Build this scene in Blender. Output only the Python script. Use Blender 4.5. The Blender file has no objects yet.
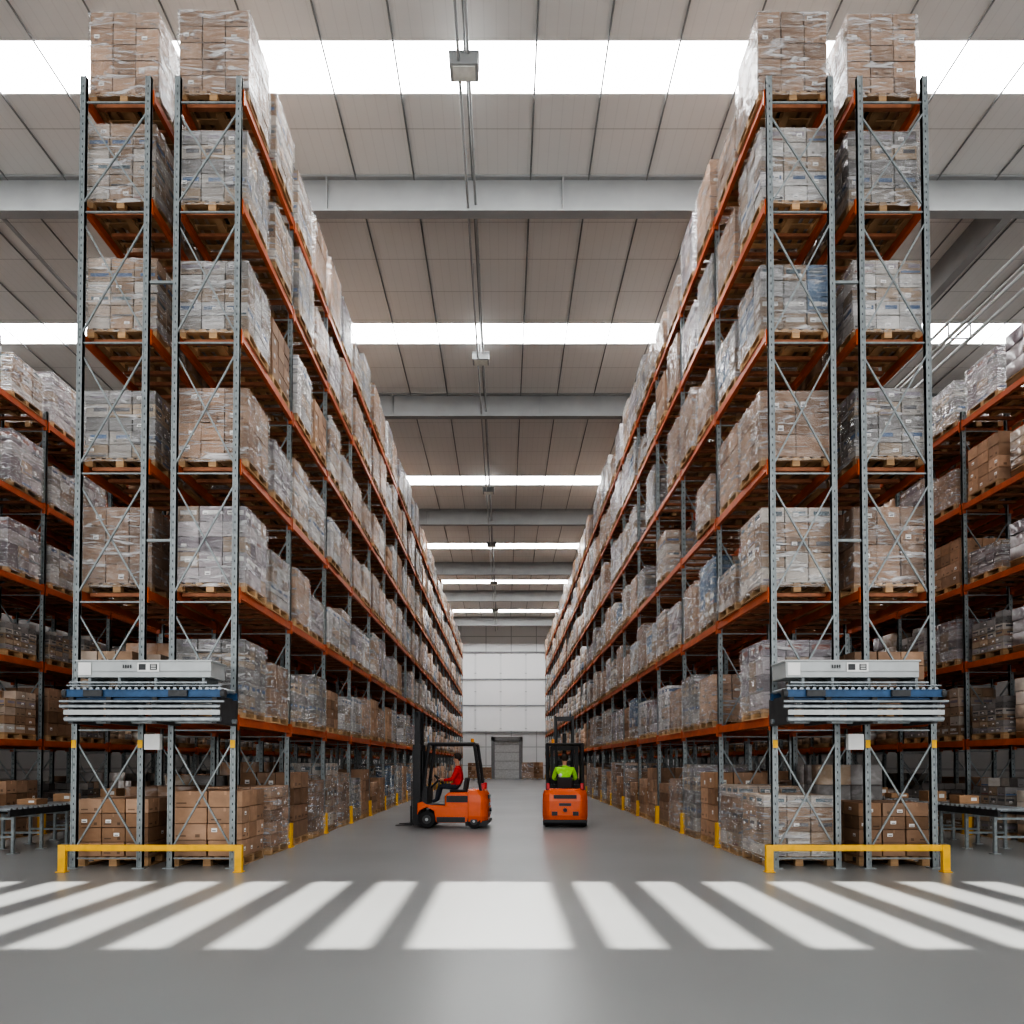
import bpy, bmesh, math, random
import numpy as np
from mathutils import Vector, Matrix
random.seed(7)
C = bpy.context.scene.collection

# ------------------------------------------------------------------ helpers
class Q:
    def __init__(s):
        s.v=[];s.f=[];s.c=[];s.m=[]
    def quad(s,p,col=(1,1,1),mat=0):
        b=len(s.v); s.v+= [tuple(a) for a in p]; s.f.append(tuple(range(b,b+len(p)))); s.c.append(col); s.m.append(mat)
    def box(s,c,d,col=(1,1,1),mat=0,rz=0.0,skip=''):
        x,y,z=d[0]/2,d[1]/2,d[2]/2; b=len(s.v); ca,sa=math.cos(rz),math.sin(rz)
        for (i,j,k) in ((-1,-1,-1),(1,-1,-1),(1,1,-1),(-1,1,-1),(-1,-1,1),(1,-1,1),(1,1,1),(-1,1,1)):
            px,py=i*x,j*y
            s.v.append((c[0]+px*ca-py*sa,c[1]+px*sa+py*ca,c[2]+k*z))
        F={'d':(0,3,2,1),'u':(4,5,6,7),'f':(0,1,5,4),'r':(1,2,6,5),'b':(2,3,7,6),'l':(3,0,4,7)}
        for k,q in F.items():
            if k in skip: continue
            s.f.append(tuple(b+i for i in q)); s.c.append(col); s.m.append(mat)
    def bx(s,x0,x1,y0,y1,z0,z1,col=(1,1,1),mat=0):
        s.box(((x0+x1)/2,(y0+y1)/2,(z0+z1)/2),(abs(x1-x0),abs(y1-y0),abs(z1-z0)),col,mat)
    def rod(s,p0,p1,r,n=10,col=(1,1,1),mat=0,r1=None):
        p0=Vector(p0);p1=Vector(p1); d=(p1-p0).normalized(); r1=r if r1 is None else r1
        a=d.orthogonal().normalized()
        if n==4:
            a=Vector((0,0,1)).cross(d); a=a.normalized() if a.length>1e-3 else Vector((1,0,0))
            a=(a+d.cross(a)).normalized()
        e=d.cross(a); b=len(s.v)
        for i in range(n):
            t=2*math.pi*i/n; o=a*math.cos(t)+e*math.sin(t)
            s.v.append(tuple(p0+o*r)); s.v.append(tuple(p1+o*r1))
        for i in range(n):
            j=(i+1)%n
            s.f.append((b+2*i,b+2*j,b+2*j+1,b+2*i+1)); s.c.append(col); s.m.append(mat)
        s.f.append(tuple(b+2*i for i in range(n))[::-1]); s.c.append(col); s.m.append(mat)
        s.f.append(tuple(b+2*i+1 for i in range(n))); s.c.append(col); s.m.append(mat)
    def prism(s,prof,y0,y1,col=(1,1,1),mat=0):
        b=len(s.v); n=len(prof)
        for (x,z) in prof: s.v.append((x,y0,z))
        for (x,z) in prof: s.v.append((x,y1,z))
        for i in range(n):
            j=(i+1)%n; s.f.append((b+i,b+j,b+n+j,b+n+i)); s.c.append(col); s.m.append(mat)
        s.f.append(tuple(b+i for i in range(n))[::-1]); s.c.append(col); s.m.append(mat)
        s.f.append(tuple(b+n+i for i in range(n))); s.c.append(col); s.m.append(mat)
    def torus(s,c,ax,R,r,n=24,m=8,mat=0,col=(1,1,1)):
        c=Vector(c);ax=Vector(ax).normalized();a=ax.orthogonal().normalized();e=ax.cross(a);b=len(s.v)
        for i in range(n):
            t=2*math.pi*i/n; o=a*math.cos(t)+e*math.sin(t)
            for j in range(m):
                u=2*math.pi*j/m; s.v.append(tuple(c+o*(R+r*math.cos(u))+ax*r*math.sin(u)))
        for i in range(n):
            for j in range(m):
                i2=(i+1)%n;j2=(j+1)%m
                s.f.append((b+i*m+j,b+i2*m+j,b+i2*m+j2,b+i*m+j2)); s.c.append(col); s.m.append(mat)
    def mesh(s,name,mats):
        me=bpy.data.meshes.new(name); me.from_pydata(s.v,[],s.f)
        for m in mats: me.materials.append(m)
        me.polygons.foreach_set('material_index',s.m)
        ca=me.color_attributes.new('Col','FLOAT_COLOR','CORNER')
        buf=[]
        for f,c in zip(s.f,s.c): buf += [c[0],c[1],c[2],1.0]*len(f)
        ca.data.foreach_set('color',buf); me.update(); return me

def ob(name,me=None,parent=None,loc=(0,0,0),rz=0.0):
    o=bpy.data.objects.new(name,me); o.location=loc; o.rotation_euler=(0,0,rz)
    C.objects.link(o)
    if parent: o.parent=parent
    return o
def top(o,label,cat,group=None):
    o['label']=label;o['category']=cat
    if group:o['group']=group
    return o
def struct(o): o['kind']='structure'; return o
def bevel(o,w=0.02,seg=2):
    m=o.modifiers.new('bevel','BEVEL'); m.width=w; m.segments=seg; m.limit_method='ANGLE'; return o

# ------------------------------------------------------------------ materials
def newmat(name):
    m=bpy.data.materials.new(name); m.use_nodes=True; nt=m.node_tree; return m,nt,nt.nodes['Principled BSDF']
def N(nt,t,**k):
    n=nt.nodes.new(t)
    for a,b in k.items(): setattr(n,a,b)
    return n
def mathn(nt,op,a,b=None,c=None):
    n=N(nt,'ShaderNodeMath',operation=op)
    for i,x in enumerate((a,b,c)):
        if x is None: continue
        if isinstance(x,(int,float)): n.inputs[i].default_value=x
        else: nt.links.new(x,n.inputs[i])
    return n.outputs[0]
def paint(name,col,rough=0.5,metal=0.0,amt=0.12,scale=6.0,bump=0.0,coord='Object'):
    m,nt,b=newmat(name); b.inputs['Roughness'].default_value=rough; b.inputs['Metallic'].default_value=metal
    tc=N(nt,'ShaderNodeTexCoord'); no=N(nt,'ShaderNodeTexNoise'); no.inputs['Scale'].default_value=scale; no.inputs['Detail'].default_value=5
    nt.links.new(tc.outputs[coord],no.inputs['Vector'])
    mr=N(nt,'ShaderNodeMapRange'); mr.inputs['From Min'].default_value=.3; mr.inputs['From Max'].default_value=.7
    mr.inputs['To Min'].default_value=1-amt; mr.inputs['To Max'].default_value=1+amt
    nt.links.new(no.outputs['Fac'],mr.inputs['Value'])
    mx=N(nt,'ShaderNodeVectorMath',operation='SCALE'); mx.inputs[0].default_value=col
    nt.links.new(mr.outputs[0],mx.inputs['Scale']); nt.links.new(mx.outputs[0],b.inputs['Base Color'])
    if bump:
        bp=N(nt,'ShaderNodeBump'); bp.inputs['Strength'].default_value=bump; nt.links.new(no.outputs['Fac'],bp.inputs['Height']); nt.links.new(bp.outputs[0],b.inputs['Normal'])
    return m
M_steel=paint('galvanised steel',(.27,.30,.305),.42,.2,.2,14)
M_hole=paint('slot shadow',(.06,.065,.07),.8)
M_orange=paint('orange rack paint',(.50,.108,.033),.45,0,.15,4)
M_deck=paint('support bar steel',(.30,.12,.06),.6,.1,.25,6)
M_yellow=paint('yellow safety paint',(.82,.45,.02),.45,0,.1,8)
M_truck=paint('orange truck paint',(.70,.105,.012),.25,0,.06,5)
M_black=paint('black metal',(.018,.018,.02),.45,0,.2,10)
M_dark=paint('charcoal panel',(.05,.052,.055),.5,0,.2,10)
M_rubber=paint('rubber',(.02,.02,.022),.85,0,.2,20)
M_lgrey=paint('light grey enamel',(.44,.46,.46),.4,.1,.06,5)
M_blue=paint('blue machine paint',(.03,.085,.18),.4,.1,.2,7)
M_alu=paint('brushed aluminium',(.33,.36,.38),.35,.6,.2,12)
M_white=paint('white enamel',(.75,.75,.73),.5,0,.04,6)
M_beamgrey=paint('grey roof steel',(.31,.32,.32),.6,0,.06,1.5)
M_rodgrey=paint('dark roof conduit',(.20,.205,.205),.6,0,.1,3)
M_red=paint('red jacket cloth',(.62,.03,.025),.8,0,.15,18)
M_hivis=paint('high visibility cloth',(.38,.85,.05),.75,0,.1,18)
M_refl=paint('reflective tape',(.65,.66,.66),.35,.2,.05,10)
M_pants=paint('dark work trousers',(.03,.035,.05),.85,0,.2,18)
M_skin=paint('skin',(.55,.30,.20),.55,0,.06,12)
M_hair=paint('dark hair',(.03,.02,.015),.7,0,.3,60,.4)
M_redlamp=paint('red lamp lens',(.5,.02,.02),.25)
M_glass=paint('lamp lens',(.7,.7,.65),.2)
M_seat=paint('black vinyl',(.025,.025,.028),.55,0,.1,20)
M_seal=paint('dock seal',(.26,.26,.265),.7)
M_lips=paint('lips',(.35,.12,.10),.5)
M_amber=paint('amber lens',(.8,.3,.02),.3)
M_wallrail=paint('wall rail',(.38,.39,.40),.6)
M_door=paint('dock door panel',(.55,.56,.56),.5)

def attrmat(name,rough,lighten=0.0,wood=False):
    m,nt,b=newmat(name); b.inputs['Roughness'].default_value=rough
    at=N(nt,'ShaderNodeAttribute'); at.attribute_name='Col'
    tc=N(nt,'ShaderNodeTexCoord'); no=N(nt,'ShaderNodeTexNoise'); no.inputs['Scale'].default_value=5; no.inputs['Detail'].default_value=3
    mp=N(nt,'ShaderNodeMapping'); mp.inputs['Scale'].default_value=(1,1,6 if wood else 1.5)
    nt.links.new(tc.outputs['Object'],mp.inputs[0]); nt.links.new(mp.outputs[0],no.inputs['Vector'])
    mr=N(nt,'ShaderNodeMapRange'); mr.inputs['From Min'].default_value=.3; mr.inputs['From Max'].default_value=.7; mr.inputs['To Min'].default_value=.88; mr.inputs['To Max'].default_value=1.12
    nt.links.new(no.outputs['Fac'],mr.inputs['Value'])
    oi=N(nt,'ShaderNodeObjectInfo'); rv=mathn(nt,'MULTIPLY_ADD',oi.outputs['Random'],.5,.72)
    sc=N(nt,'ShaderNodeVectorMath',operation='SCALE'); nt.links.new(at.outputs['Color'],sc.inputs[0]); nt.links.new(mathn(nt,'MULTIPLY',mr.outputs[0],rv),sc.inputs['Scale'])
    out=sc.outputs[0]
    if lighten:
        n2=N(nt,'ShaderNodeTexNoise'); n2.inputs['Scale'].default_value=3; n2.inputs['Detail'].default_value=4; n2.inputs['Distortion'].default_value=1.0
        nt.links.new(mp.outputs[0],n2.inputs['Vector'])
        m2=N(nt,'ShaderNodeMapRange'); m2.inputs['From Min'].default_value=.48; m2.inputs['From Max'].default_value=.7; m2.inputs['To Min'].default_value=.05; m2.inputs['To Max'].default_value=lighten
        nt.links.new(n2.outputs['Fac'],m2.inputs['Value'])
        mx=N(nt,'ShaderNodeMix',data_type='RGBA'); nt.links.new(m2.outputs[0],mx.inputs['Factor']); nt.links.new(out,mx.inputs[6]); mx.inputs[7].default_value=(.66,.65,.65,1); out=mx.outputs[2]
    nt.links.new(out,b.inputs['Base Color']); return m
M_card=attrmat('cardboard',.7)
M_cardwrap=attrmat('film wrapped cardboard',.25,.45)
M_wood=attrmat('pallet wood',.8,0,True)

# stretch film
M_film,nt,b=newmat('stretch film')
tc=N(nt,'ShaderNodeTexCoord'); mp=N(nt,'ShaderNodeMapping'); mp.inputs['Scale'].default_value=(.55,.55,3.2)
mp.inputs['Rotation'].default_value=(.22,.28,0)
oi=N(nt,'ShaderNodeObjectInfo'); va=N(nt,'ShaderNodeVectorMath',operation='ADD')
cx=N(nt,'ShaderNodeCombineXYZ'); nt.links.new(mathn(nt,'MULTIPLY',oi.outputs['Random'],30),cx.inputs[0])
nt.links.new(tc.outputs['Object'],va.inputs[0]); nt.links.new(cx.outputs[0],va.inputs[1]); nt.links.new(va.outputs[0],mp.inputs[0])
no=N(nt,'ShaderNodeTexNoise'); no.inputs['Scale'].default_value=4.0; no.inputs['Detail'].default_value=6; no.inputs['Distortion'].default_value=1.3
nt.links.new(mp.outputs[0],no.inputs['Vector'])
mr=N(nt,'ShaderNodeMapRange'); mr.inputs['From Min'].default_value=.52; mr.inputs['From Max'].default_value=.65; mr.inputs['To Min'].default_value=.04; mr.inputs['To Max'].default_value=.65
nt.links.new(no.outputs['Fac'],mr.inputs['Value'])
tr=N(nt,'ShaderNodeBsdfTransparent'); ms=N(nt,'ShaderNodeMixShader')
b.inputs['Base Color'].default_value=(.80,.80,.81,1); b.inputs['Roughness'].default_value=.10
bp=N(nt,'ShaderNodeBump'); bp.inputs['Strength'].default_value=.9; bp.inputs['Distance'].default_value=.10; nt.links.new(no.outputs['Fac'],bp.inputs['Height']); nt.links.new(bp.outputs[0],b.inputs['Normal'])
nt.links.new(mr.outputs[0],ms.inputs[0]); nt.links.new(tr.outputs[0],ms.inputs[1]); nt.links.new(b.outputs[0],ms.inputs[2])
gl=N(nt,'ShaderNodeBsdfGlossy'); gl.inputs['Roughness'].default_value=.07; nt.links.new(bp.outputs[0],gl.inputs['Normal'])
m3=N(nt,'ShaderNodeMixShader'); m3.inputs[0].default_value=.17
nt.links.new(ms.outputs[0],m3.inputs[1]); nt.links.new(gl.outputs[0],m3.inputs[2])
nt.links.new(m3.outputs[0],nt.nodes['Material Output'].inputs[0])

# floor
M_floor,nt,b=newmat('polished concrete')
tc=N(nt,'ShaderNodeTexCoord')
n1=N(nt,'ShaderNodeTexNoise'); n1.inputs['Scale'].default_value=.35; n1.inputs['Detail'].default_value=2; n1.inputs['Roughness'].default_value=.4
nt.links.new(tc.outputs['Object'],n1.inputs['Vector'])
s=n1.outputs['Fac']
sx=N(nt,'ShaderNodeSeparateXYZ'); nt.links.new(tc.outputs['Object'],sx.inputs[0])
def gridline(nt,co,per,w,off=0.0):
    f=mathn(nt,'FRACT',mathn(nt,'DIVIDE',mathn(nt,'ADD',co,1000.0+off),per))
    return mathn(nt,'LESS_THAN',f,w/per)
cr=N(nt,'ShaderNodeValToRGB'); cr.color_ramp.elements[0].position=.2; cr.color_ramp.elements[0].color=(.262,.270,.270,1)
cr.color_ramp.elements[1].position=.8; cr.color_ramp.elements[1].color=(.305,.313,.312,1); nt.links.new(s,cr.inputs[0])
nt.links.new(cr.outputs[0],b.inputs['Base Color'])
b.inputs['Roughness'].default_value=.27; b.inputs['Specular IOR Level'].default_value=.5

# ceiling
M_ceil,nt,b=newmat('roof panels')
tc=N(nt,'ShaderNodeTexCoord'); sx=N(nt,'ShaderNodeSeparateXYZ'); nt.links.new(tc.outputs['Object'],sx.inputs[0])
g1=gridline(nt,sx.outputs[1],1.45,.026); g2=gridline(nt,sx.outputs[0],.24,.02)
n1=N(nt,'ShaderNodeTexNoise'); n1.inputs['Scale'].default_value=.6; nt.links.new(tc.outputs['Object'],n1.inputs['Vector'])
f=mathn(nt,'ADD',mathn(nt,'MULTIPLY',g1,.38),mathn(nt,'MULTIPLY',g2,.08)); f=mathn(nt,'ADD',f,mathn(nt,'MULTIPLY',n1.outputs['Fac'],.06))
mx=N(nt,'ShaderNodeMix',data_type='RGBA'); nt.links.new(f,mx.inputs['Factor']); mx.inputs[6].default_value=(.65,.645,.625,1); mx.inputs[7].default_value=(.14,.14,.14,1)
nt.links.new(mx.outputs[2],b.inputs['Base Color']); b.inputs['Roughness'].default_value=.6

def wallmat(name,a,bcol):
    m,nt,b=newmat(name)
    tc=N(nt,'ShaderNodeTexCoord'); sx=N(nt,'ShaderNodeSeparateXYZ'); nt.links.new(tc.outputs['Object'],sx.inputs[0])
    g=mathn(nt,'MAXIMUM',gridline(nt,sx.outputs[0],2.6,.09,.3),gridline(nt,sx.outputs[2],1.9,.09))
    mx=N(nt,'ShaderNodeMix',data_type='RGBA'); nt.links.new(mathn(nt,'MULTIPLY',g,.5),mx.inputs['Factor']); mx.inputs[6].default_value=(*a,1); mx.inputs[7].default_value=(*bcol,1)
    nt.links.new(mx.outputs[2],b.inputs['Base Color']); b.inputs['Roughness'].default_value=.6; return m
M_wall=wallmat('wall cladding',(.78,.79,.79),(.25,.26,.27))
M_wallshade=wallmat('shade-toned side cladding',(.32,.31,.30),(.14,.14,.14))  # darker colour holds the shade deep behind the racks

def emis(name,col,st):
    m,nt,b=newmat(name); b.inputs['Base Color'].default_value=(*[.75]*3,1); b.inputs['Emission Color'].default_value=(*col,1); b.inputs['Emission Strength'].default_value=st; return m
M_sky=emis('skylight polycarbonate',(.985,.99,1.0),11.0)
M_wallglow=emis('glowing wall sheet',(.98,.99,1),.10)  # faint emission added to lift the brightness of the back wall

# ------------------------------------------------------------------ room shell
XW=18.0; Y0=-8.0; YB=76.0; H=16.0
q=Q(); q.bx(-XW,XW,Y0,YB,-.2,0); struct(ob('floor',q.mesh('floor',[M_floor])))
SKY=[15.0,24.5,37.4,48.8,58.5,69.8]; SW=.58
OY0,OY1=3.0,6.6
q=Q()
q.bx(-XW,XW,Y0,OY0,H,H+.12)
sun_slots=[(-.83,.58)]  # unseen roof openings, added and sized to cast the sun stripes on the floor
for k in range(8):
    a=.93+.875*k; sun_slots.append((a,a+.47)); sun_slots.append((-1.18-.49-.885*k,-1.18-.885*k))
sun_slots.sort(); x=-XW
for a,bb in sun_slots:
    q.bx(x,a,OY0,OY1,H,H+.12); x=bb
q.bx(x,XW,OY0,OY1,H,H+.12)
y=OY1
for sy in SKY:
    q.bx(-XW,XW,y,sy-SW,H,H+.12); y=sy+SW
q.bx(-XW,XW,y,YB,H,H+.12)
struct(ob('ceiling',q.mesh('ceiling',[M_ceil])))
for i,sy in enumerate(SKY):
    q=Q(); q.bx(-XW,XW,sy-SW,sy+SW,H+.05,H+.1); struct(ob('window_%d'%(i+1),q.mesh('window',[M_sky])))
q=Q(); q.bx(-XW-.2,-XW,Y0,YB,0,H); struct(ob('wall_left',q.mesh('wall_left',[M_wallshade])))
q=Q(); q.bx(XW,XW+.2,Y0,YB,0,H); struct(ob('wall_right',q.mesh('wall_right',[M_wallshade])))
q=Q(); q.bx(-XW,XW,YB,YB+.2,0,H); struct(ob('wall_back',q.mesh('wall_back',[M_wall])))
q=Q()
for i in range(-2,3):
    for z0 in (4.9,7.6,10.3): q.bx(i*2.6-.25,i*2.6+2.15,YB-.04,YB-.005,z0,z0+2.55)
struct(ob('window_7',q.mesh('window',[M_wallglow])))  # sheets added for their glow, to brighten the back wall
ti=1
for z in (4.75,7.5,10.2,13.0):
    q=Q(); q.bx(-XW,XW,YB-.14,YB-.05,z-.07,z+.07); struct(ob('trim_%d'%ti,q.mesh('trim',[M_wallrail]))); ti+=1
q=Q(); q.bx(-1.3,1.9,YB-.02,YB-.002,0,4.3,mat=0)
for z in (.9,1.8,2.7,3.5): q.bx(-.95,1.55,YB-.05,YB-.02,z-.02,z+.02,mat=1)
q.bx(-1.3,-.95,YB-.3,YB-.02,0,4.3,mat=1); q.bx(1.55,1.9,YB-.3,YB-.02,0,4.3,mat=1); q.bx(-1.3,1.9,YB-.3,YB-.02,3.9,4.3,mat=1)
struct(ob('door_1',q.mesh('door',[M_door,M_seal])))
for k in range(-12,13):
    x=-.78+1.43*k
    if abs(x)>XW-.2: continue
    q=Q(); q.rod((x,OY1+.3,H-.04),(x,YB,H-.04),.020,8)
    struct(ob('trim_%d'%ti,q.mesh('trim',[M_rodgrey]))); ti+=1
for gy in (17.9,28.6,41.7,52.8,61.5,72.5):
    q=Q(); zb=15.1
    q.bx(-XW,XW,gy-.14,gy+.14,zb,zb+.05); q.bx(-XW,XW,gy-.14,gy+.14,H-.05,H-.001); q.bx(-XW,XW,gy-.02,gy+.02,zb+.05,H-.05)
    for k in range(-11,12,4): q.bx(k*1.45-.02,k*1.45+.02,gy-.13,gy+.13,zb+.05,H-.05)
    struct(ob('trim_%d'%ti,q.mesh('trim',[M_beamgrey]))); ti+=1
q=Q(); q.bx(12.38,12.62,17.93,YB,15.12,15.4); q.bx(12.46,12.54,17.93,YB,15.4,H); struct(ob('trim_%d'%ti,q.mesh('trim',[M_beamgrey]))); ti+=1
for x,z in ((-12.6,15.3),(13.6,14.0),(-.70,15.35),(-.88,15.2)):
    q=Q(); q.rod((x,8,z),(x,YB,z),.03 if abs(x)<2 else .05,8)
    if abs(x)<2:
        for i in range(16): q.rod((x,9+i*4,z),(x,9+i*4,H),.01,6)
    struct(ob('trim_%d'%ti,q.mesh('trim',[M_beamgrey]))); ti+=1
for sg in (-1,1):
    q=Q(); q.bx(sg*XW,sg*(XW-.06),Y0,YB,0,.25); struct(ob('baseboard_left' if sg<0 else 'baseboard_right',q.mesh('baseboard',[M_lgrey])))

for y in [14.2,24.7,36.8,46,56,66]:
    e=top(ob('ceiling_light',None,None,(-.78,y,H)),'small grey box luminaire hanging from roof conduit','lamp','roof luminaires')
    q=Q(); q.rod((0,0,-.02),(0,0,-.62),.02,8); ob('stem',q.mesh('stem',[M_rodgrey]),e)
    q=Q(); q.bx(-.28,.28,-.2,.2,-.86,-.62); q.bx(-.3,.3,-.22,.22,-.64,-.61)
    bevel(ob('housing',q.mesh('housing',[M_beamgrey]),e),.02)
    q=Q(); q.bx(-.22,.22,-.15,.15,-.88,-.86); ob('lens',q.mesh('lens',[M_glass]),e)

# ------------------------------------------------------------------ pallet loads
LW,LD=1.10,1.04
BR=[(.33,.20,.125),(.38,.235,.15),(.29,.17,.10),(.42,.27,.18)]
PAL={
 'brown':(BR,'brown cardboard cartons'),
 'pale':([(.46,.37,.30),(.37,.265,.185),(.52,.47,.42),(.33,.215,.14)],'pale mixed cartons'),
 'white':([(.52,.50,.48),(.38,.35,.32),(.60,.58,.57),(.35,.26,.19)],'white and grey cases'),
 'violet':([(.29,.25,.265),(.39,.35,.36),(.21,.18,.20),(.35,.26,.195)],'greyish mauve cases'),
 'blue':([(.09,.16,.26),(.37,.36,.355),(.15,.21,.29),(.35,.25,.17)],'blue and grey cases'),
 'grey':([(.27,.255,.245),(.37,.34,.31),(.21,.20,.195),(.38,.29,.21)],'dull grey printed cases'),
}
def pallet_q(coarse=False):
    q=Q(); r=random.Random(3)
    def wc(): k=r.uniform(.8,1.15); return (.46*k,.29*k,.155*k)
    if coarse:
        q.box((0,0,.13),(LW,LD,.028),wc())
        for x in (-.48,0,.48): q.box((x,0,.06),(.1,LD,.11),wc(),skip='u')
        return q
    n=7
    for i in range(n): q.box((-LW/2+.05+i*(LW-.1)/(n-1),0,.133),(.1,LD,.022),wc())
    for j in (-1,0,1):
        q.box((0,j*(LD/2-.05),.111),(LW,.1,.022),wc())
        for i in (-1,0,1): q.box((i*(LW/2-.06),j*(LD/2-.05),.061),(.12,.1,.078),wc())
    for i in (-1,0,1): q.box((i*(LW/2-.06),0,.011),(.12,LD,.022),wc())
    return q
PRINT=[(.10,.16,.28),(.42,.38,.34),(.24,.11,.09),(.12,.17,.20),(.12,.12,.13),(.28,.25,.29),(.60,.59,.57)]
def cartons_q(pal,nx,ny,nz,h,seed,coarse=False,full=True,mess=.006):
    r=random.Random(seed); q=Q(); cols=PAL[pal][0]; bh=h/nz; bw=LW/nx; bd=LD/ny; busy=.0 if pal=='brown' else .16
    for k in range(nz):
        lc=r.choice(cols); lp=r.choice(PRINT); lpon=r.random()<.35
        for i in range(nx):
            for j in range(ny):
                edge=i in(0,nx-1) or j in(0,ny-1)
                if k<nz-1 and not edge: continue
                if not full and k==nz-1 and r.random()<.45: continue
                c=lc if r.random()<.55 else r.choice(cols); v=r.uniform(.75,1.2); c=tuple(a*v for a in c)
                x=-(LW)/2+bw*(i+.5)+r.uniform(-mess,mess); y=-LD/2+bd*(j+.5)+r.uniform(-mess,mess); z=.146+bh*(k+.5)
                g=.014
                sx,sy,sz=bw-g-r.uniform(0,.010),bd-g,bh-.010
                q.box((x,y,z),(sx,sy,sz),c,skip='d' if k else '')
                if coarse: continue
                e=.002
                lt=tuple(min(1,a*1.3) for a in c); dk=tuple(a*.5 for a in c)
                for face in ('f','b','l','r'):
                    if face=='f' and j!=0 or face=='b' and j!=ny-1 or face=='l' and i!=0 or face=='r' and i!=nx-1: continue
                    W=sx if face in 'fb' else sy
                    def pr(u0,u1,v0,v1,col,ee=e):
                        z0,z1=z+v0*sz/2,z+v1*sz/2
                        if face=='f': yy=y-sy/2-ee; P=[(x+u0*W/2,yy,z0),(x+u1*W/2,yy,z0),(x+u1*W/2,yy,z1),(x+u0*W/2,yy,z1)]
                        elif face=='b': yy=y+sy/2+ee; P=[(x+u1*W/2,yy,z0),(x+u0*W/2,yy,z0),(x+u0*W/2,yy,z1),(x+u1*W/2,yy,z1)]
                        elif face=='r': xx=x+sx/2+ee; P=[(xx,y+u0*W/2,z0),(xx,y+u1*W/2,z0),(xx,y+u1*W/2,z1),(xx,y+u0*W/2,z1)]
                        else: xx=x-sx/2-ee; P=[(xx,y+u1*W/2,z0),(xx,y+u0*W/2,z0),(xx,y+u0*W/2,z1),(xx,y+u1*W/2,z1)]
                        q.quad(P,col)
                    if lpon and busy: pr(-.85,r.uniform(.2,.85),-.15,.45,lp)
                    if r.random()<.5: pr(-.07,.07,.5,1,lt)
                    t=r.random()
                    if t<.40:
                        u=r.uniform(-.8,.3); w=min(.5,.09/W*2); vv=r.uniform(-.7,.0)
                        pr(u,u+w,vv,vv+.5,(.85,.84,.82),e*1.5); pr(u+w*.15,u+w*.8,vv+.1,vv+.22,(.15,.15,.15),e*2.2)
                    if t>.28 and t<.60:
                        pr(-.8,-.2,-.62,-.42,dk); pr(.35,.62,-.7,-.3,dk)
                    if r.random()<busy:
                        pr(-.9,.9,-.85,-.55,r.choice(PRINT),e*1.2)
    return q
def film_me(h,seed):
    bm=bmesh.new(); bmesh.ops.create_cube(bm,size=1)
    for v in bm.verts: v.co=Vector((v.co.x*(LW+.035),v.co.y*(LD+.035),(v.co.z+.5)*(h+.05)+.07))
    bmesh.ops.delete(bm,geom=[f for f in bm.faces if f.normal.z<-.5],context='FACES')
    bmesh.ops.subdivide_edges(bm,edges=bm.edges[:],cuts=7,use_grid_fill=True)
    r=random.Random(seed)
    for v in bm.verts:
        v.co+=Vector((r.uniform(-.006,.012)*(1 if v.co.x>0 else -1),r.uniform(-.006,.012)*(1 if v.co.y>0 else -1),r.uniform(0,.015)))
    me=bpy.data.meshes.new('film'); bm.to_mesh(me); bm.free(); me.materials.append(M_film)
    return me
VAR=[]
spec=[('brown',2,2,3,1.08,True,True),('brown',3,3,5,1.10,True,True),('pale',3,3,5,1.12,True,True),('white',3,3,5,1.12,True,True),
      ('violet',3,3,4,1.08,True,True),('pale',3,3,6,1.16,True,True),('blue',3,3,4,1.05,True,True),('brown',3,2,4,.98,False,True),
      ('white',2,3,4,1.00,True,True),('brown',3,3,4,1.14,True,True),('violet',3,4,5,1.14,True,True),('brown',3,3,4,.90,False,True),
      ('pale',4,3,5,.90,False,False),('brown',2,3,4,1.02,False,True),('grey',3,4,5,1.10,True,True),('grey',4,4,6,.95,False,False),('white',4,4,6,1.0,False,False)]
for n,(pal,nx,ny,nz,h,wrap,full) in enumerate(spec):
    qc=cartons_q(pal,nx,ny,nz,h,n+11,False,full); qk=cartons_q(pal,max(2,nx-1),max(2,ny-1),max(3,nz-1),h,n+50,True,full)
    me=qc.mesh('carton_stack',[M_card])
    VAR.append(dict(me=me,qk=qk,h=h,wrap=wrap,film=film_me(h,n) if wrap else None,
       label='%s on a wooden pallet%s'%(PAL[pal][1],', wrapped in film' if wrap else ', unwrapped')))
ME_pal=pallet_q().mesh('pallet',[M_wood]); QP=pallet_q(True)

def place_load(x,y,z,vi,grp,hs=1.0,flip=False):
    V=VAR[vi]; e=top(ob('pallet_load',None,None,(x,y,z),math.pi if flip else 0),V['label'],'pallet of goods',grp)
    ob('pallet',ME_pal,e)
    def sc(o):
        o.scale=(1,1,hs); o.location=(0,0,.146*(1-hs)); return o
    sc(ob('carton_stack',V['me'],e))
    if V['film']: sc(ob('stretch_wrap',V['film'],e))
    return e

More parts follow.
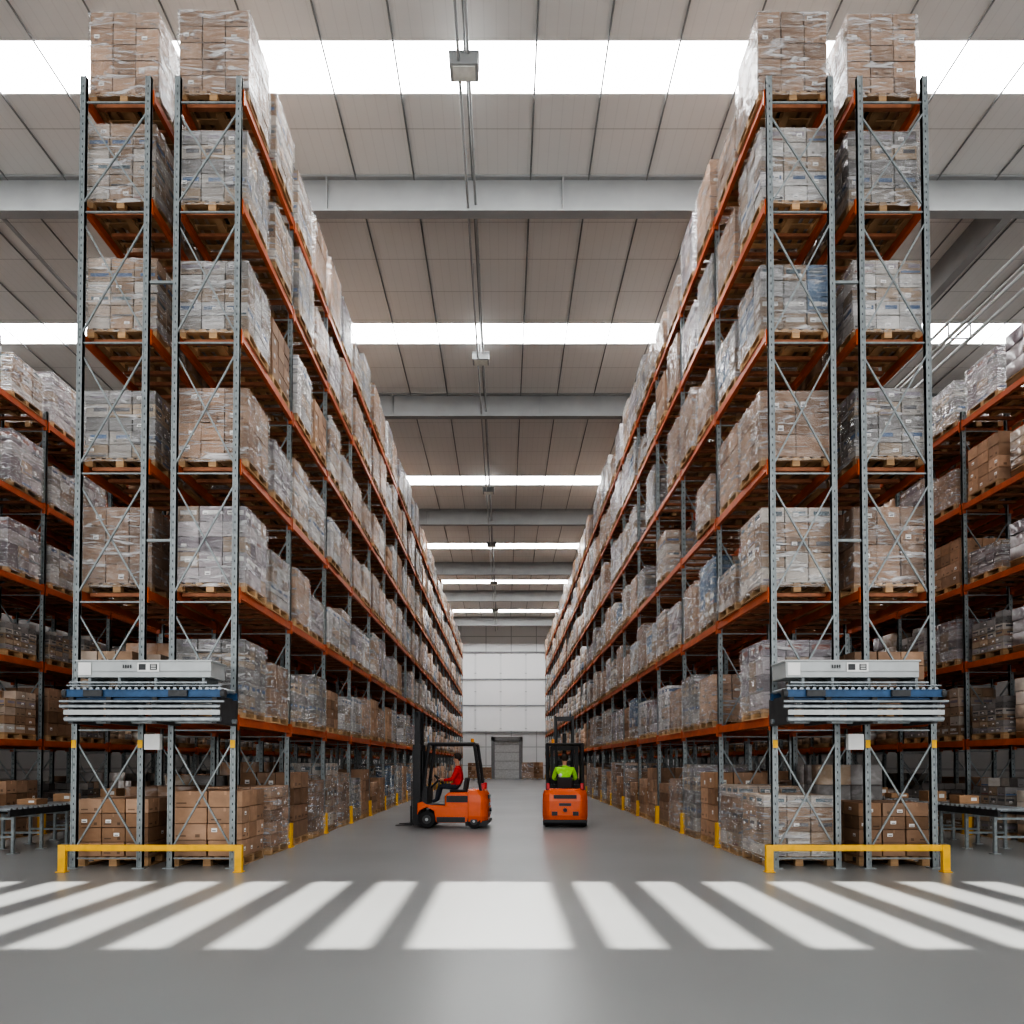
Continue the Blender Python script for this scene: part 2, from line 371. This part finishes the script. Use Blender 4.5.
DX=2.8
LV=[2.30,4.27,6.26,8.30,10.36,12.10]
LVO=[2.1,3.85,5.6,7.45,9.35]
MAIN_Y=11.3; NB=22
OUT_Y=13.87; NBO=21
cand=[]
rnd=random.Random(21)
wchoice=[0,1,2,2,3,9,4,1,5,5,8,9,10,6,10,13,14,0,1]
FRONT={6:(1,1,1.20),5:(14,5,1.05),4:(3,5,.98),3:(9,14,.98),2:(10,9,1.06),1:(14,12,1.0),0:(13,11,1.0)}
FRONTR={6:(1,1,1.18),5:(3,14,1.05),4:(6,3,.98),3:(0,14,.98),2:(2,9,1.06),1:(4,11,1.0),0:(2,7,.85)}
for sg in (-1,1):
    for row,(xa,xb) in enumerate(((4.13,5.08),(5.54,6.55))):
        xc=sg*(xa+xb)/2
        for b in range(NB):
            for s_ in range(2):
                y=MAIN_Y+DX*b+(.72 if s_==0 else 2.06)
                for l in range(7):
                    z=0.0 if l==0 else LV[l-1]
                    vi=rnd.choice(wchoice); hs=rnd.choice([1,.92,1.08,.94,.82,1.16])
                    if l==0: vi=rnd.choice([7,13,11,1,9,2,6,7,14]); hs=rnd.choice([.95,1.1,1.3])
                    if l==1: vi=rnd.choice([1,9,4,2,13,7,6,8,11,14]); hs=rnd.choice([.8,.95,1.1])
                    if l>1 and rnd.random()<.14: hs*=.72
                    if l==6: hs=rnd.choice([1.05,1.15,1.22,.95,.7])
                    if b==0 and s_==0: f_=(FRONT if sg<0 else FRONTR)[l]; vi=f_[row]; hs=f_[2]
                    elif l in(1,2,3,4) and rnd.random()<.05: continue
                    pr=y if row==0 else (y if (b==0 and s_==0) else 200+y)
                    cand.append((pr,xc+rnd.uniform(-.03,.03),y+rnd.uniform(-.04,.04),z,vi,hs,rnd.random()<.5))
    for row,(xa,xb) in enumerate(((10.45,11.45),(11.9,12.9))):
        xc=sg*(xa+xb)/2
        for b in range(NBO):
            for s_ in range(2):
                y=OUT_Y+DX*b+(.72 if s_==0 else 2.06)
                for l in range(6):
                    z=0.0 if l==0 else LVO[l-1]
                    vi=rnd.choice([0,1,2,4,5,8,9,10,14,13,4,10]); hs=rnd.choice([1,.95,.85,.7])
                    if l<=1: vi=rnd.choice([15,11,12,16,15,12]); hs=rnd.choice([.8,1.0,1.2])
                    if l==2: vi=rnd.choice([15,14,12,16,4,12])
                    if l==3 and rnd.random()<.4: hs*=.7
                    pr=y-5 if (row==0 and 14.8<y<19.6) else 200+y
                    cand.append((pr,xc+rnd.uniform(-.03,.03),y+rnd.uniform(-.04,.04),z,vi,hs,rnd.random()<.5))
cand.sort(key=lambda t:t[0])
NI=296
for c in cand[:NI]:
    place_load(c[1],c[2],c[3],c[4],'pallet loads on the racks',c[5],c[6])
for (x,y,vi,hs) in ((-3.0,73.2,7,1.5),(-1.8,74.2,13,1.0),(2.3,72.5,0,1.4),(3.3,73.5,11,1.7)):
    place_load(x,y,0,vi,'pallet loads waiting by the dock door',hs)
def tile(name,parts,mats):
    cache={}
    VV=[];FF=[];CC=[];MM=[];off=0
    for q,pos,hs,mi,t in parts:
        k=id(q)
        if k not in cache: cache[k]=(np.array(q.v,dtype=np.float32),np.array(q.f,dtype=np.int32),np.array(q.c,dtype=np.float32))
        v,f,c=cache[k]; vv=v.copy()
        if hs!=1: vv[:,2]=(vv[:,2]-.146)*hs+.146
        vv+=np.array(pos,dtype=np.float32); VV.append(vv);FF.append(f+off);CC.append(c*t);MM.append(np.full(len(f),mi,dtype=np.int32)); off+=len(v)
    V=np.concatenate(VV);F=np.concatenate(FF);Cc=np.concatenate(CC);Mi=np.concatenate(MM)
    me=bpy.data.meshes.new(name); me.vertices.add(len(V)); me.vertices.foreach_set('co',V.ravel())
    me.loops.add(F.size); me.loops.foreach_set('vertex_index',F.ravel())
    me.polygons.add(len(F)); me.polygons.foreach_set('loop_start',np.arange(0,F.size,4,dtype=np.int32))
    for m in mats: me.materials.append(m)
    me.polygons.foreach_set('material_index',Mi)
    ca=me.color_attributes.new('Col','FLOAT_COLOR','CORNER')
    cc=np.ones((len(F),4,4),dtype=np.float32); cc[:,:,:3]=Cc[:,None,:]; ca.data.foreach_set('color',cc.ravel())
    me.update(calc_edges=True); me.validate(); return me
parts=[]
for c in cand[NI:]:
    V=VAR[c[4]]; t=rnd.uniform(.75,1.2)
    parts.append((QP,(c[1],c[2],c[3]),1,0,t)); parts.append((V['qk'],(c[1],c[2],c[3]),c[5],2 if V['wrap'] else 1,t))
o=ob('pallet_loads',tile('pallet_loads',parts,[M_wood,M_card,M_cardwrap])); o['kind']='stuff'
top(o,'mass of cartons and film-wrapped pallets further along the racks','pallet of goods','pallet loads on the racks')

# ------------------------------------------------------------------ racks
def frame_q(xa,xb,Ht,levels):
    q=Q(); w=.084
    for x in (xa,xb):
        q.bx(x-w/2,x+w/2,-.03,.03,.0,Ht); q.bx(x-w/2,x-w/2+.018,-.040,.040,.0,Ht); q.bx(x+w/2-.018,x+w/2,-.040,.040,.0,Ht)
        q.bx(x-.09,x+.09,-.08,.08,0,.015)
        n=int(Ht/.12)
        for i in range(n):
            z=.12+i*.12
            if z>Ht-.1: break
            for s_ in(-1,1):
                q.quad([(x-.009,s_*.0315,z),(x+.009,s_*.0315,z),(x+.007,s_*.0315,z+.035),(x-.007,s_*.0315,z+.035)],mat=1)
    zs=[.15]+[l-.2 for l in levels]
    for a,b in zip(zs[:-1],zs[1:]):
        q.rod((xa,-.02,a+.1),(xb,-.02,b-.15),.017,4); q.rod((xa,.02,b-.15),(xb,.02,a+.1),.017,4)
        q.rod((xa,0,a),(xb,0,a),.017,4)
    q.rod((xa,0,zs[-1]),(xb,0,zs[-1]),.017,4)
    return q
def beam_q():
    q=Q(); L=DX-.1
    q.bx(-.025,.025,-L/2,L/2,-.13,0); q.bx(-.032,.032,-L/2,L/2,-.13,-.08)
    for s_ in(-1,1): q.bx(-.035,.035,s_*L/2-.02,s_*L/2+.02,-.2,.04)
    return q
def deck_q(wx):
    q=Q()
    for y in (-1.12,-.64,-.18,.18,.64,1.12):
        q.bx(-wx/2+.03,wx/2-.03,y-.04,y+.04,-.06,-.005)
    return q
def guard_q():
    q=Q(); q.prism([(-.10,-.07),(.0,-.13),(.10,-.07),(.10,.07),(-.10,.07)],0,.46)
    q.v=[(x,z,y) for (x,y,z) in q.v]
    q.bx(-.12,.12,-.13,.09,0,.02); return q
ME_beam=beam_q().mesh('shelf_beam',[M_orange]); QB=beam_q()
ME_guard=guard_q().mesh('column_guard',[M_yellow])
def build_rack(sg,rows,levels,Ht,ystart,nb,label,vis):
    R=top(ob('pallet_rack',None,None,(0,ystart,0)),label,'storage rack','tall pallet racks')
    for ri,(xa,xb) in enumerate(rows):
        a,b=(xa,xb) if sg>0 else (-xb,-xa)
        me=frame_q(a,b,Ht,levels).mesh('upright_frame',[M_steel,M_hole])
        for k in range(nb+1): ob('upright_frame',me,R,(0,DX*k,0))
    bl=[];dl=[]
    for k in range(nb):
        for ri,(xa,xb) in enumerate(rows):
            for z in levels:
                for xi,x in enumerate((xa,xb)):
                    bl.append((k*vis[0]+ri*vis[1]+xi*.5,(sg*(x+(-.03 if xi==0 else .03)),DX*(k+.5),z)))
                dl.append((k+ri*3,(sg*(xa+xb)/2,DX*(k+.5),z)))
    bl.sort(key=lambda t:t[0]); dl.sort(key=lambda t:t[0])
    for p,l in bl[:100]: ob('shelf_beam',ME_beam,R,l)
    if bl[100:]:
        o=ob('shelf_beams',tile('shelf_beams',[(QB,l,1,0,1) for p,l in bl[100:]],[M_orange]),R); o['kind']='stuff'
    dq=deck_q(rows[0][1]-rows[0][0]); dme=dq.mesh('support_deck',[M_deck])
    for p,l in dl[:100]: ob('support_deck',dme,R,l)
    if dl[100:]:
        o=ob('support_decks',tile('support_decks',[(dq,l,1,0,1) for p,l in dl[100:]],[M_deck]),R); o['kind']='stuff'
    for k in range(1 if ystart<12 else 0,nb+1): ob('column_guard',ME_guard,R,(sg*rows[0][0],DX*k,0))
    q=Q(); q.bx(rows[0][1]+.05,rows[1][0]-.05,-.02,.02,-.02,.02)
    q.v=[(sg*x,y,z) for x,y,z in q.v]; q.f=[f[::-1] for f in q.f] if sg<0 else q.f
    sme=q.mesh('row_spacer',[M_steel])
    for k in (0,1,2):
        for z in levels[1:4:2]: ob('row_spacer',sme,R,(0,DX*k,z+.75))
    return R
rL=build_rack(-1,((4.13,5.08),(5.54,6.55)),LV,12.3,MAIN_Y,NB,'very tall grey and orange steel pallet rack full of cartons',(1,5))
rR=build_rack(1,((4.13,5.08),(5.54,6.55)),LV,12.3,MAIN_Y,NB,'very tall grey and orange steel pallet rack full of cartons',(1,5))
o1=build_rack(-1,((10.45,11.45),(11.9,12.9)),LVO,9.6,OUT_Y,NBO,'lower orange pallet rack beside a side aisle and roller conveyor',(1,5))
o2=build_rack(1,((10.45,11.45),(11.9,12.9)),LVO,9.6,OUT_Y,NBO,'lower orange pallet rack beside a side aisle and roller conveyor',(1,5))
for R,sg in ((rL,-1),(rR,1)):
    q=Q(); q.bx(-.035,.035,-.052,-.044,0,.12); tme=q.mesh('tag',[M_yellow])
    for x,z in ((4.13,1.83),(5.54,1.83),(6.55,1.83)): ob('tag',tme,R,(sg*x,0,z))
    q=Q(); q.bx(-.12,.12,-.16,-.058,0,.24); jm=q.mesh('junction_box',[M_white])
    bevel(ob('junction_box',jm,R,(sg*5.31,0,1.80)),.01)

# ------------------------------------------------------------------ yellow barriers
for sg in (-1,1):
    e=top(ob('floor_barrier',None,None,(sg*5.19,10.9,0)),'yellow steel guard rail bolted to the floor at rack end','barrier','rack end barriers')
    q=Q(); q.bx(-1.35,1.35,-.025,.025,.305,.40); bevel(ob('rail',q.mesh('rail',[M_yellow]),e),.012)
    q=Q(); q.bx(-.055,.055,-.035,.035,0,.40); q.bx(-.07,.07,-.07,.07,0,.012); me=q.mesh('post',[M_yellow])
    for x in (-1.295,1.295): bevel(ob('post',me,e,(x,0,0)),.01)

# ------------------------------------------------------------------ rack-end transfer conveyors
for sg in (-1,1):
    e=top(ob('transfer_conveyor',None,None,(sg*5.10,10.80,2.0)),'grey and blue cross conveyor mounted high on the rack end','conveyor','rack end conveyors')
    q=Q(); x0,x1=(-.98,.92) if sg<0 else (-1.08,.82)
    q.bx(x0,x1,-.28,.25,.82,1.06); q.bx(x0-.02,x1+.02,-.30,.27,1.045,1.07); q.bx(x0,x1,-.295,-.28,.90,.912)
    bevel(ob('housing',q.mesh('housing',[M_lgrey]),e),.01)
    xm=(x0+x1)/2
    q=Q(); q.bx(x0+.02,x0+.20,-.30,-.296,.85,1.03); ob('end_plate',q.mesh('end_plate',[M_white]),e)
    q=Q(); q.bx(xm-.09,xm+.22,-.300,-.296,.90,1.03); lp=ob('label_plate',q.mesh('label_plate',[M_white]),e)
    for (a,b_,c_,d_) in ((-.07,.03,.925,1.01),(.09,.19,.925,1.01)):
        q=Q(); q.bx(xm+a,xm+b_,-.304,-.3005,c_,d_); s1=ob('symbol',q.mesh('symbol',[M_dark]),lp)
    for i in range(3):
        q=Q(); q.bx(xm+.105,xm+.175,-.307,-.3045,.938+i*.025,.948+i*.025); ob('symbol',q.mesh('symbol',[M_white]),lp)
    for i in range(4):
        q=Q(); q.bx(xm-.30+i*.035,xm-.284+i*.035,-.300,-.296,.95,1.0); ob('vent_slot',q.mesh('vent_slot',[M_dark]),e)
    W=1.10
    q=Q()
    for yy in (-.34,.28): q.bx(-W,W,yy-.02,yy+.02,.55,.63); q.bx(-W,W,yy-.03,yy+.03,.625,.64); q.bx(-W,W,yy-.03,yy+.03,.535,.55)
    q.bx(-W*.9,W*.9,-.30,.24,.50,.53)
    ob('blue_rail',q.mesh('blue_rail',[M_blue]),e)
    for (ya,za,r_,xa_,xb_) in ((-.40,.47,.018,-W-.06,W+.06),(-.39,.40,.026,-W-.06,W),(-.36,.74,.016,-W+.05,W-.2),(-.37,.22,.036,-W,W),(.26,.22,.036,-W,W),(-.34,.70,.012,-W,W)):
        q=Q(); q.rod((xa_,ya,za),(xb_,ya,za),r_,12); ob('support_tube',q.mesh('support_tube',[M_alu]),e)
    q=Q(); q.bx(-W,W,-.41,-.385,.28,.35); ob('support_rail',q.mesh('support_rail',[M_lgrey]),e)
    q=Q(); q.rod((0,-.3,0),(0,.25,0),.028,10); rme=q.mesh('roller',[M_alu])
    for i in range(24): ob('roller',rme,e,(-1.05+i*.0915,0,.655))
    q=Q(); q.bx(-.035,.035,-.35,.44,.16,.56); bme=q.mesh('bracket',[M_dark])
    q=Q(); q.bx(-.02,.02,-.25,.25,.64,.84); bm2=q.mesh('hanger_plate',[M_steel])
    for x in (-1.03,-.5,.15,1.0): ob('bracket',bme,e,(x,0,0)); ob('hanger_plate',bm2,e,(x*.8,0,0))
    q=Q(); q.rod((-.03,0,0),(.03,0,0),.06,16); m1=q.mesh('drive_cap',[M_dark])
    for x in (-W-.02,W+.02): ob('drive_cap',m1,e,(x,-.33,.585))
    q=Q(); q.bx(-.13,.13,-.03,.01,-.045,.045); m1=q.mesh('motor',[M_dark])
    for x in (-.7,.5): ob('motor',m1,e,(x,-.375,.585))

# ------------------------------------------------------------------ floor roller conveyors in side aisles
q=Q(); cc=(.40,.24,.135)
q.box((0,0,.13),(.42,.36,.26),cc); q.box((0,0,.2615),(.06,.36,.002),(.52,.36,.22)); q.box((.1,-.1815,.14),(.12,.002,.1),(.75,.74,.72))
ME_ctn=q.mesh('carton',[M_card])
for sg in (-1,1):
    e=top(ob('roller_conveyor',None,None,(sg*9.0,12.9,0)),'steel floor roller conveyor running beside the rack','conveyor','floor roller conveyors')
    L=14.0
    for x in (-.38,.38):
        q=Q(); q.bx(x-.02,x+.02,0,L,.66,.77); q.bx(x-.03,x+.03,0,L,.765,.775); ob('side_rail',q.mesh('side_rail',[M_dark]),e)
    q=Q(); q.rod((-.36,0,0),(.36,0,0),.034,10); me=q.mesh('roller',[M_alu])
    for i in range(93): ob('roller',me,e,(0,.1+i*.149,.775))
    q=Q()
    for x in (-.36,.36): q.bx(x-.025,x+.025,-.025,.025,0,.66); q.bx(x-.07,x+.07,-.07,.07,0,.015)
    q.bx(-.33,.33,-.02,.02,.28,.32); q.bx(-.33,.33,-.02,.02,.60,.64); me=q.mesh('leg',[M_steel])
    for i in range(18): ob('leg',me,e,(0,.15+i*.8,0))
    r=random.Random(5+sg)
    for i in range(8):
        o=ob('carton',ME_ctn,None,(sg*9.0+r.uniform(-.08,.08),14.4+i*1.2+r.uniform(-.25,.25),.811),r.uniform(-.15,.15)); o.scale=(.9,.9,r.choice([.4,.6,.8]))
        top(o,'brown cardboard carton on the roller conveyor','box','cartons on the roller conveyors')
e=top(ob('cable_tray',None,None,(10.3,13,11.2)),'grey steel cable tray rails suspended above the rack','cable tray')
q=Q()
for x,z in ((-.25,0),(.25,0),(-.25,.35),(.25,.35)): q.rod((x,0,z),(x,40,z),.035,8)
ob('rail',q.mesh('rail',[M_lgrey]),e)
q=Q()
for i in range(14):
    y=.5+i*3; q.rod((-.25,y,0),(.25,y,0),.02,8); q.rod((-.25,y,0),(-.25,y,.35),.02,8); q.rod((.25,y,0),(.25,y,.35),.02,8)
    if i%3==0: q.rod((0,y,.35),(0,y,H-11.2),.02,8); q.rod((-.25,y,.35),(.25,y,.35),.02,8)
ob('hanger',q.mesh('hanger',[M_lgrey]),e)

# ------------------------------------------------------------------ forklifts
def wheel(e,x,y,r,w):
    q=Q(); q.torus((0,0,0),(0,1,0),r-w*.35,w*.35,28,8); q.rod((0,-w*.45,0),(0,w*.45,0),r-w*.12,28)
    o=ob('wheel',q.mesh('wheel',[M_rubber]),e,(x,y,r))
    q=Q(); q.rod((0,-w*.5,0),(0,w*.5,0),r*.50,20,mat=0); q.rod((0,-w*.55,0),(0,w*.55,0),r*.18,12,mat=1)
    ob('hub',q.mesh('hub',[M_dark,M_lgrey]),o)
def forklift(loc,rz,label):
    e=top(ob('forklift',None,None,loc,rz),label,'forklift','counterbalance forklifts')
    q=Q(); q.prism([(-.62,.14),(.28,.14),(.33,.42),(.50,.52),(.70,.42),(.74,.32),(.74,.62),(.62,.66),(.5,.58),(.05,.56),(-.62,.56)],-.5,.5)
    bevel(ob('chassis',q.mesh('chassis',[M_truck]),e),.02)
    q=Q(); rings=[]
    for z,xr,hw in ((.10,-.93,.50),(.16,-.98,.54),(.30,-1.0,.56),(.66,-1.0,.56),(.82,-.97,.55),(.92,-.92,.52),(.96,-.84,.46)):
        ring=[]
        rr=.22
        xf=-.52
        ring.append((xf,-hw,z))
        for i in range(7):
            t=i/6*math.pi/2; ring.append((xr+rr-rr*math.sin(t),-hw+rr-rr*math.cos(t),z))
        for i in range(7):
            t=i/6*math.pi/2; ring.append((xr+rr-rr*math.cos(t),hw-rr+rr*math.sin(t),z))
        ring.append((xf,hw,z)); b0=len(q.v); q.v+=ring; rings.append((b0,len(ring)))
    n=rings[0][1]
    for (a,_),(b_,_) in zip(rings[:-1],rings[1:]):
        for i in range(n):
            j=(i+1)%n; q.f.append((a+j,a+i,b_+i,b_+j)); q.c.append((1,1,1)); q.m.append(0)
    q.f.append(tuple(rings[0][0]+i for i in range(n))); q.c.append((1,1,1)); q.m.append(0)
    q.f.append(tuple(rings[-1][0]+i for i in range(n))[::-1]); q.c.append((1,1,1)); q.m.append(0)
    cm=q.mesh('counterweight',[M_truck])
    bm=bmesh.new(); bm.from_mesh(cm); bmesh.ops.recalc_face_normals(bm,faces=bm.faces); bm.to_mesh(cm); bm.free()
    bevel(ob('counterweight',cm,e),.015,2)
    q=Q(); q.prism([(-.60,.50),(.06,.50),(.06,.80),(-.02,.88),(-.60,.88)],-.49,.49)
    bevel(ob('battery_hood',q.mesh('battery_hood',[M_truck]),e),.03)
    q=Q(); q.bx(-1.008,-.98,-.28,.28,.72,.81); ob('vent_panel',q.mesh('vent_panel',[M_black]),e)
    q=Q(); q.bx(-1.008,-.99,-.15,.15,.54,.61); ob('badge',q.mesh('badge',[M_dark]),e)
    q=Q(); q.prism([(-1.02,.13),(-.96,.07),(-.45,.07),(-.45,.17),(-1.02,.20)],-.52,.52); ob('bumper',q.mesh('bumper',[M_black]),e)
    for s_ in(-1,1):
        q=Q(); q.bx(-1.006,-.98,s_*.26-.07,s_*.26+.07,.30,.40); ob('recess_panel',q.mesh('recess_panel',[M_black]),e)
        q=Q(); q.bx(-.50,.02,s_*.497,s_*.489,.64,.80); ob('side_panel',q.mesh('side_panel',[M_black]),e)
        q=Q(); q.bx(-.44,.26,s_*.507,s_*.499,.15,.28); ob('step_trim',q.mesh('step_trim',[M_black]),e)
        q=Q(); q.bx(-.90,-.81,s_*.42-.04,s_*.42+.04,.94,1.10); bevel(ob('tail_lamp',q.mesh('tail_lamp',[M_redlamp]),e),.01)
    q=Q(); q.rod((-1.05,0,.44),(-.98,0,.44),.05,14); ob('tow_pin',q.mesh('tow_pin',[M_black]),e)
    q=Q(); q.bx(-.42,-.02,-.24,.24,.88,.94); q.prism([(-.44,.90),(-.34,.90),(-.40,1.24),(-.49,1.23)],-.20,.20)
    bevel(ob('seat',q.mesh('seat',[M_seat]),e),.03,3)
    q=Q(); q.bx(0.06,.62,-.46,.46,.56,.585); q.prism([(.50,.58),(.66,.58),(.62,1.02),(.50,1.02)],-.46,.46)
    ob('dashboard',q.mesh('dashboard',[M_black]),e)
    q=Q(); q.rod((.48,0,.98),(.29,0,1.16),.025,10); q.torus((.27,0,1.18),(-.7,0,.7),.16,.016,24,6)
    q.rod((.27,-.15,1.18),(.27,.15,1.18),.012,6); ob('steering_wheel',q.mesh('steering_wheel',[M_black]),e)
    for y in (.22,.30,.38):
        q=Q(); q.rod((.48,y-.0,1.0),(.44,y,1.18),.01,6); q.rod((.44,y,1.16),(.43,y,1.21),.02,8); ob('lever',q.mesh('lever',[M_black]),e)
    q=Q(); t=.040
    for s_ in(-1,1):
        y=s_*.44
        q.rod((.64,y,.62),(.46,y,2.06),t,8); q.rod((-.82,y,.92),(-.66,y,2.06),t,8); q.rod((-.68,y,2.07),(.48,y,2.07),t,8)
    for x in (-.66,-.48,-.3,-.12,.06,.24,.46): q.rod((x,-.44,2.08),(x,.44,2.08),.024,8)
    ob('overhead_guard',q.mesh('overhead_guard',[M_black]),e)
    q=Q()
    for s_ in(-1,1):
        y=s_*.33
        q.bx(.68,.87,y-.05,y+.05,.06,2.05); q.bx(.71,.85,y-s_*.09-.03,y-s_*.09+.03,.10,2.88)
        q.rod((.66,s_*.20,.2),(.66,s_*.20,1.9),.03,10); q.rod((.72,s_*.20,1.9),(.72,s_*.20,2.8),.018,8)
    for z in (.25,1.1,2.0): q.bx(.72,.80,-.35,.35,z-.06,z+.06)
    for z in (.4,1.6,2.80): q.bx(.76,.84,-.27,.27,z-.06,z+.06)
    q.rod((.78,0,.3),(.78,0,2.4),.05,12)
    ob('mast',q.mesh('mast',[M_black]),e)
    q=Q()
    q.bx(.87,.91,-.42,.42,.14,.22); q.bx(.87,.91,-.42,.42,.44,.52)
    for y in (-.4,-.2,0,.2,.4): q.bx(.875,.9,y-.015,y+.015,.14,1.15)
    q.bx(.875,.9,-.415,.415,1.12,1.15); ob('carriage',q.mesh('carriage',[M_black]),e)
    q=Q(); q.prism([(.91,.05),(1.32,.05),(1.32,.065),(.95,.09),(.95,.54),(.91,.54)],-.05,.05); me=q.mesh('fork',[M_black])
    for y in (-.24,.24): ob('fork',me,e,(0,y,0))
    for y in (-.45,.45): wheel(e,.50,y,.22,.16)
    for y in (-.47,.47): wheel(e,-.66,y,.18,.16)
    q=Q(); q.rod((-.6,.3,2.1),(-.6,.3,2.2),.04,12); ob('beacon',q.mesh('beacon',[M_amber]),e)
    return e
FL1=((-1.36,18.6,0),math.pi-.06); FL2=((1.58,19.3,0),math.pi/2-.07)
forklift(*FL1,'orange forklift in side view with black mast and overhead guard')
forklift(*FL2,'orange forklift seen from behind with wide counterweight')

def person(loc,rz,kind,label):
    V=[];E=[];R=[]
    def v(p,r,par=None):
        V.append(p);R.append(r if isinstance(r,tuple) else (r,r)); i=len(V)-1
        if par is not None:E.append((par,i))
        return i
    pel=v((-.20,0,1.03),(.125,.155)); sp=v((-.22,0,1.18),(.13,.16),pel); ch=v((-.21,0,1.38),(.14,.19),sp); nb=v((-.20,0,1.50),.075,ch)
    nk=v((-.19,0,1.56),.05,nb); h1=v((-.175,0,1.63),(.065,.06),nk); h2=v((-.18,0,1.70),(.092,.075),h1); h3=v((-.185,0,1.78),(.085,.07),h2)
    v((-.075,0,1.685),.014,h2)
    for s_ in (-1,1): v((-.185,s_*.086,1.69),.016,h2)
    for s_ in(-1,1):
        sh=v((-.21,s_*.21,1.44),.072,ch); el=v((-.10,s_*.29,1.20),.055,sh); wr=v((.12,s_*.19,1.17),.032,el); pm=v((.19,s_*.165,1.185),(.022,.036),wr)
        for k,(dy,l) in enumerate(((-.028,.9),(-.010,1.0),(.010,.95),(.028,.75))):
            a=v((.235,s_*.165+dy,1.20),.0095,pm); b_=v((.235+.028*l,s_*.165+dy,1.19),.0085,a); v((.235+.03*l,s_*.165+dy,1.19-.028*l),.0075,b_)
        a=v((.20,s_*.165-s_*.04,1.165),.011,pm); v((.235,s_*.165-s_*.045,1.155),.009,a)
        hp=v((-.14,s_*.10,1.01),.088,pel); kn=v((.24,s_*.14,1.02),.066,hp); an=v((.32,s_*.14,.68),.044,kn); v((.43,s_*.14,.635),(.038,.045),an)
    me=bpy.data.meshes.new('person'); me.from_pydata([Vector(p) for p in V],E,[])
    t=bpy.data.objects.new('tmp',me); C.objects.link(t)
    t.modifiers.new('s','SKIN'); t.modifiers.new('ss','SUBSURF').levels=2
    sk=me.skin_vertices[0].data
    for i,r in enumerate(R): sk[i].radius=r; sk[i].use_root=(i==0)
    bpy.context.view_layer.update(); dg=bpy.context.evaluated_depsgraph_get(); m2=bpy.data.meshes.new_from_object(t.evaluated_get(dg)); bpy.data.objects.remove(t)
    m2.materials.clear()
    for m in (M_skin,M_red if kind==0 else M_hivis,M_pants,M_refl): m2.materials.append(m)
    for p in m2.polygons:
        c=p.center; p.use_smooth=True; mi=1
        if c.z>1.535: mi=0
        elif c.x>.13 and c.z>1.11: mi=0
        elif c.z<1.06 or (c.x>-.03 and c.z<1.12 and abs(c.y)<.22): mi=2
        elif kind==1 and abs(c.y)<.20 and (1.26<c.z<1.30): mi=3
        p.material_index=mi
    m2.name='person'
    P=ob('person',m2,None,loc,rz); top(P,label,'person')
    bm=bmesh.new(); bmesh.ops.create_uvsphere(bm,u_segments=20,v_segments=14,radius=1)
    for w in bm.verts: w.co=Vector((w.co.x*.108-.190,w.co.y*.094,w.co.z*.115+1.745))
    bmesh.ops.delete(bm,geom=[f for f in bm.faces if (f.calc_center_median().z<1.66) or (f.calc_center_median().x>-.13 and f.calc_center_median().z<1.79)],context='FACES')
    hm=bpy.data.meshes.new('hair'); bm.to_mesh(hm); bm.free(); hm.materials.append(M_hair)
    o=ob('hair',hm,P); sm=o.modifiers.new('so','SOLIDIFY'); sm.thickness=.012
    for p in hm.polygons:p.use_smooth=True
    for s_ in(-1,1):
        q=Q(); q.rod((-.105,s_*.032,1.715),(-.09,s_*.032,1.715),.011,10); ob('eye',q.mesh('eye',[M_black]),P)
    q=Q(); q.bx(-.107,-.094,-.022,.022,1.640,1.648); ob('mouth',q.mesh('mouth',[M_lips]),P)
    return P
person(*FL1,0,'person in red jacket seated driving an orange forklift')
person(*FL2,1,'person in lime high-visibility vest seated on a forklift')

# ------------------------------------------------------------------ light, world, camera
w=bpy.data.worlds.new('world'); bpy.context.scene.world=w; w.use_nodes=True
bg=w.node_tree.nodes['Background']; bg.inputs[0].default_value=(.985,.99,1,1); bg.inputs[1].default_value=1.45
sd=bpy.data.lights.new('sun','SUN'); sd.energy=7.5; sd.angle=math.radians(.6); sd.color=(1,.97,.91)
so=bpy.data.objects.new('sun',sd); C.objects.link(so); d=Vector((0,3.4,-16)); so.rotation_euler=d.to_track_quat('-Z','Y').to_euler(); so.location=(0,0,30)
cd=bpy.data.cameras.new('camera'); cd.lens=26.0; cd.sensor_width=36; cd.shift_x=.0078; cd.shift_y=.2281; cd.clip_end=300
co=bpy.data.objects.new('camera',cd); C.objects.link(co); co.location=(0,0,1.6); co.rotation_euler=(math.radians(91.35),0,0)
bpy.context.scene.camera=co
vs=bpy.context.scene.view_settings
vs.view_transform='AgX'; vs.look='AgX - High Contrast'; vs.exposure=.52
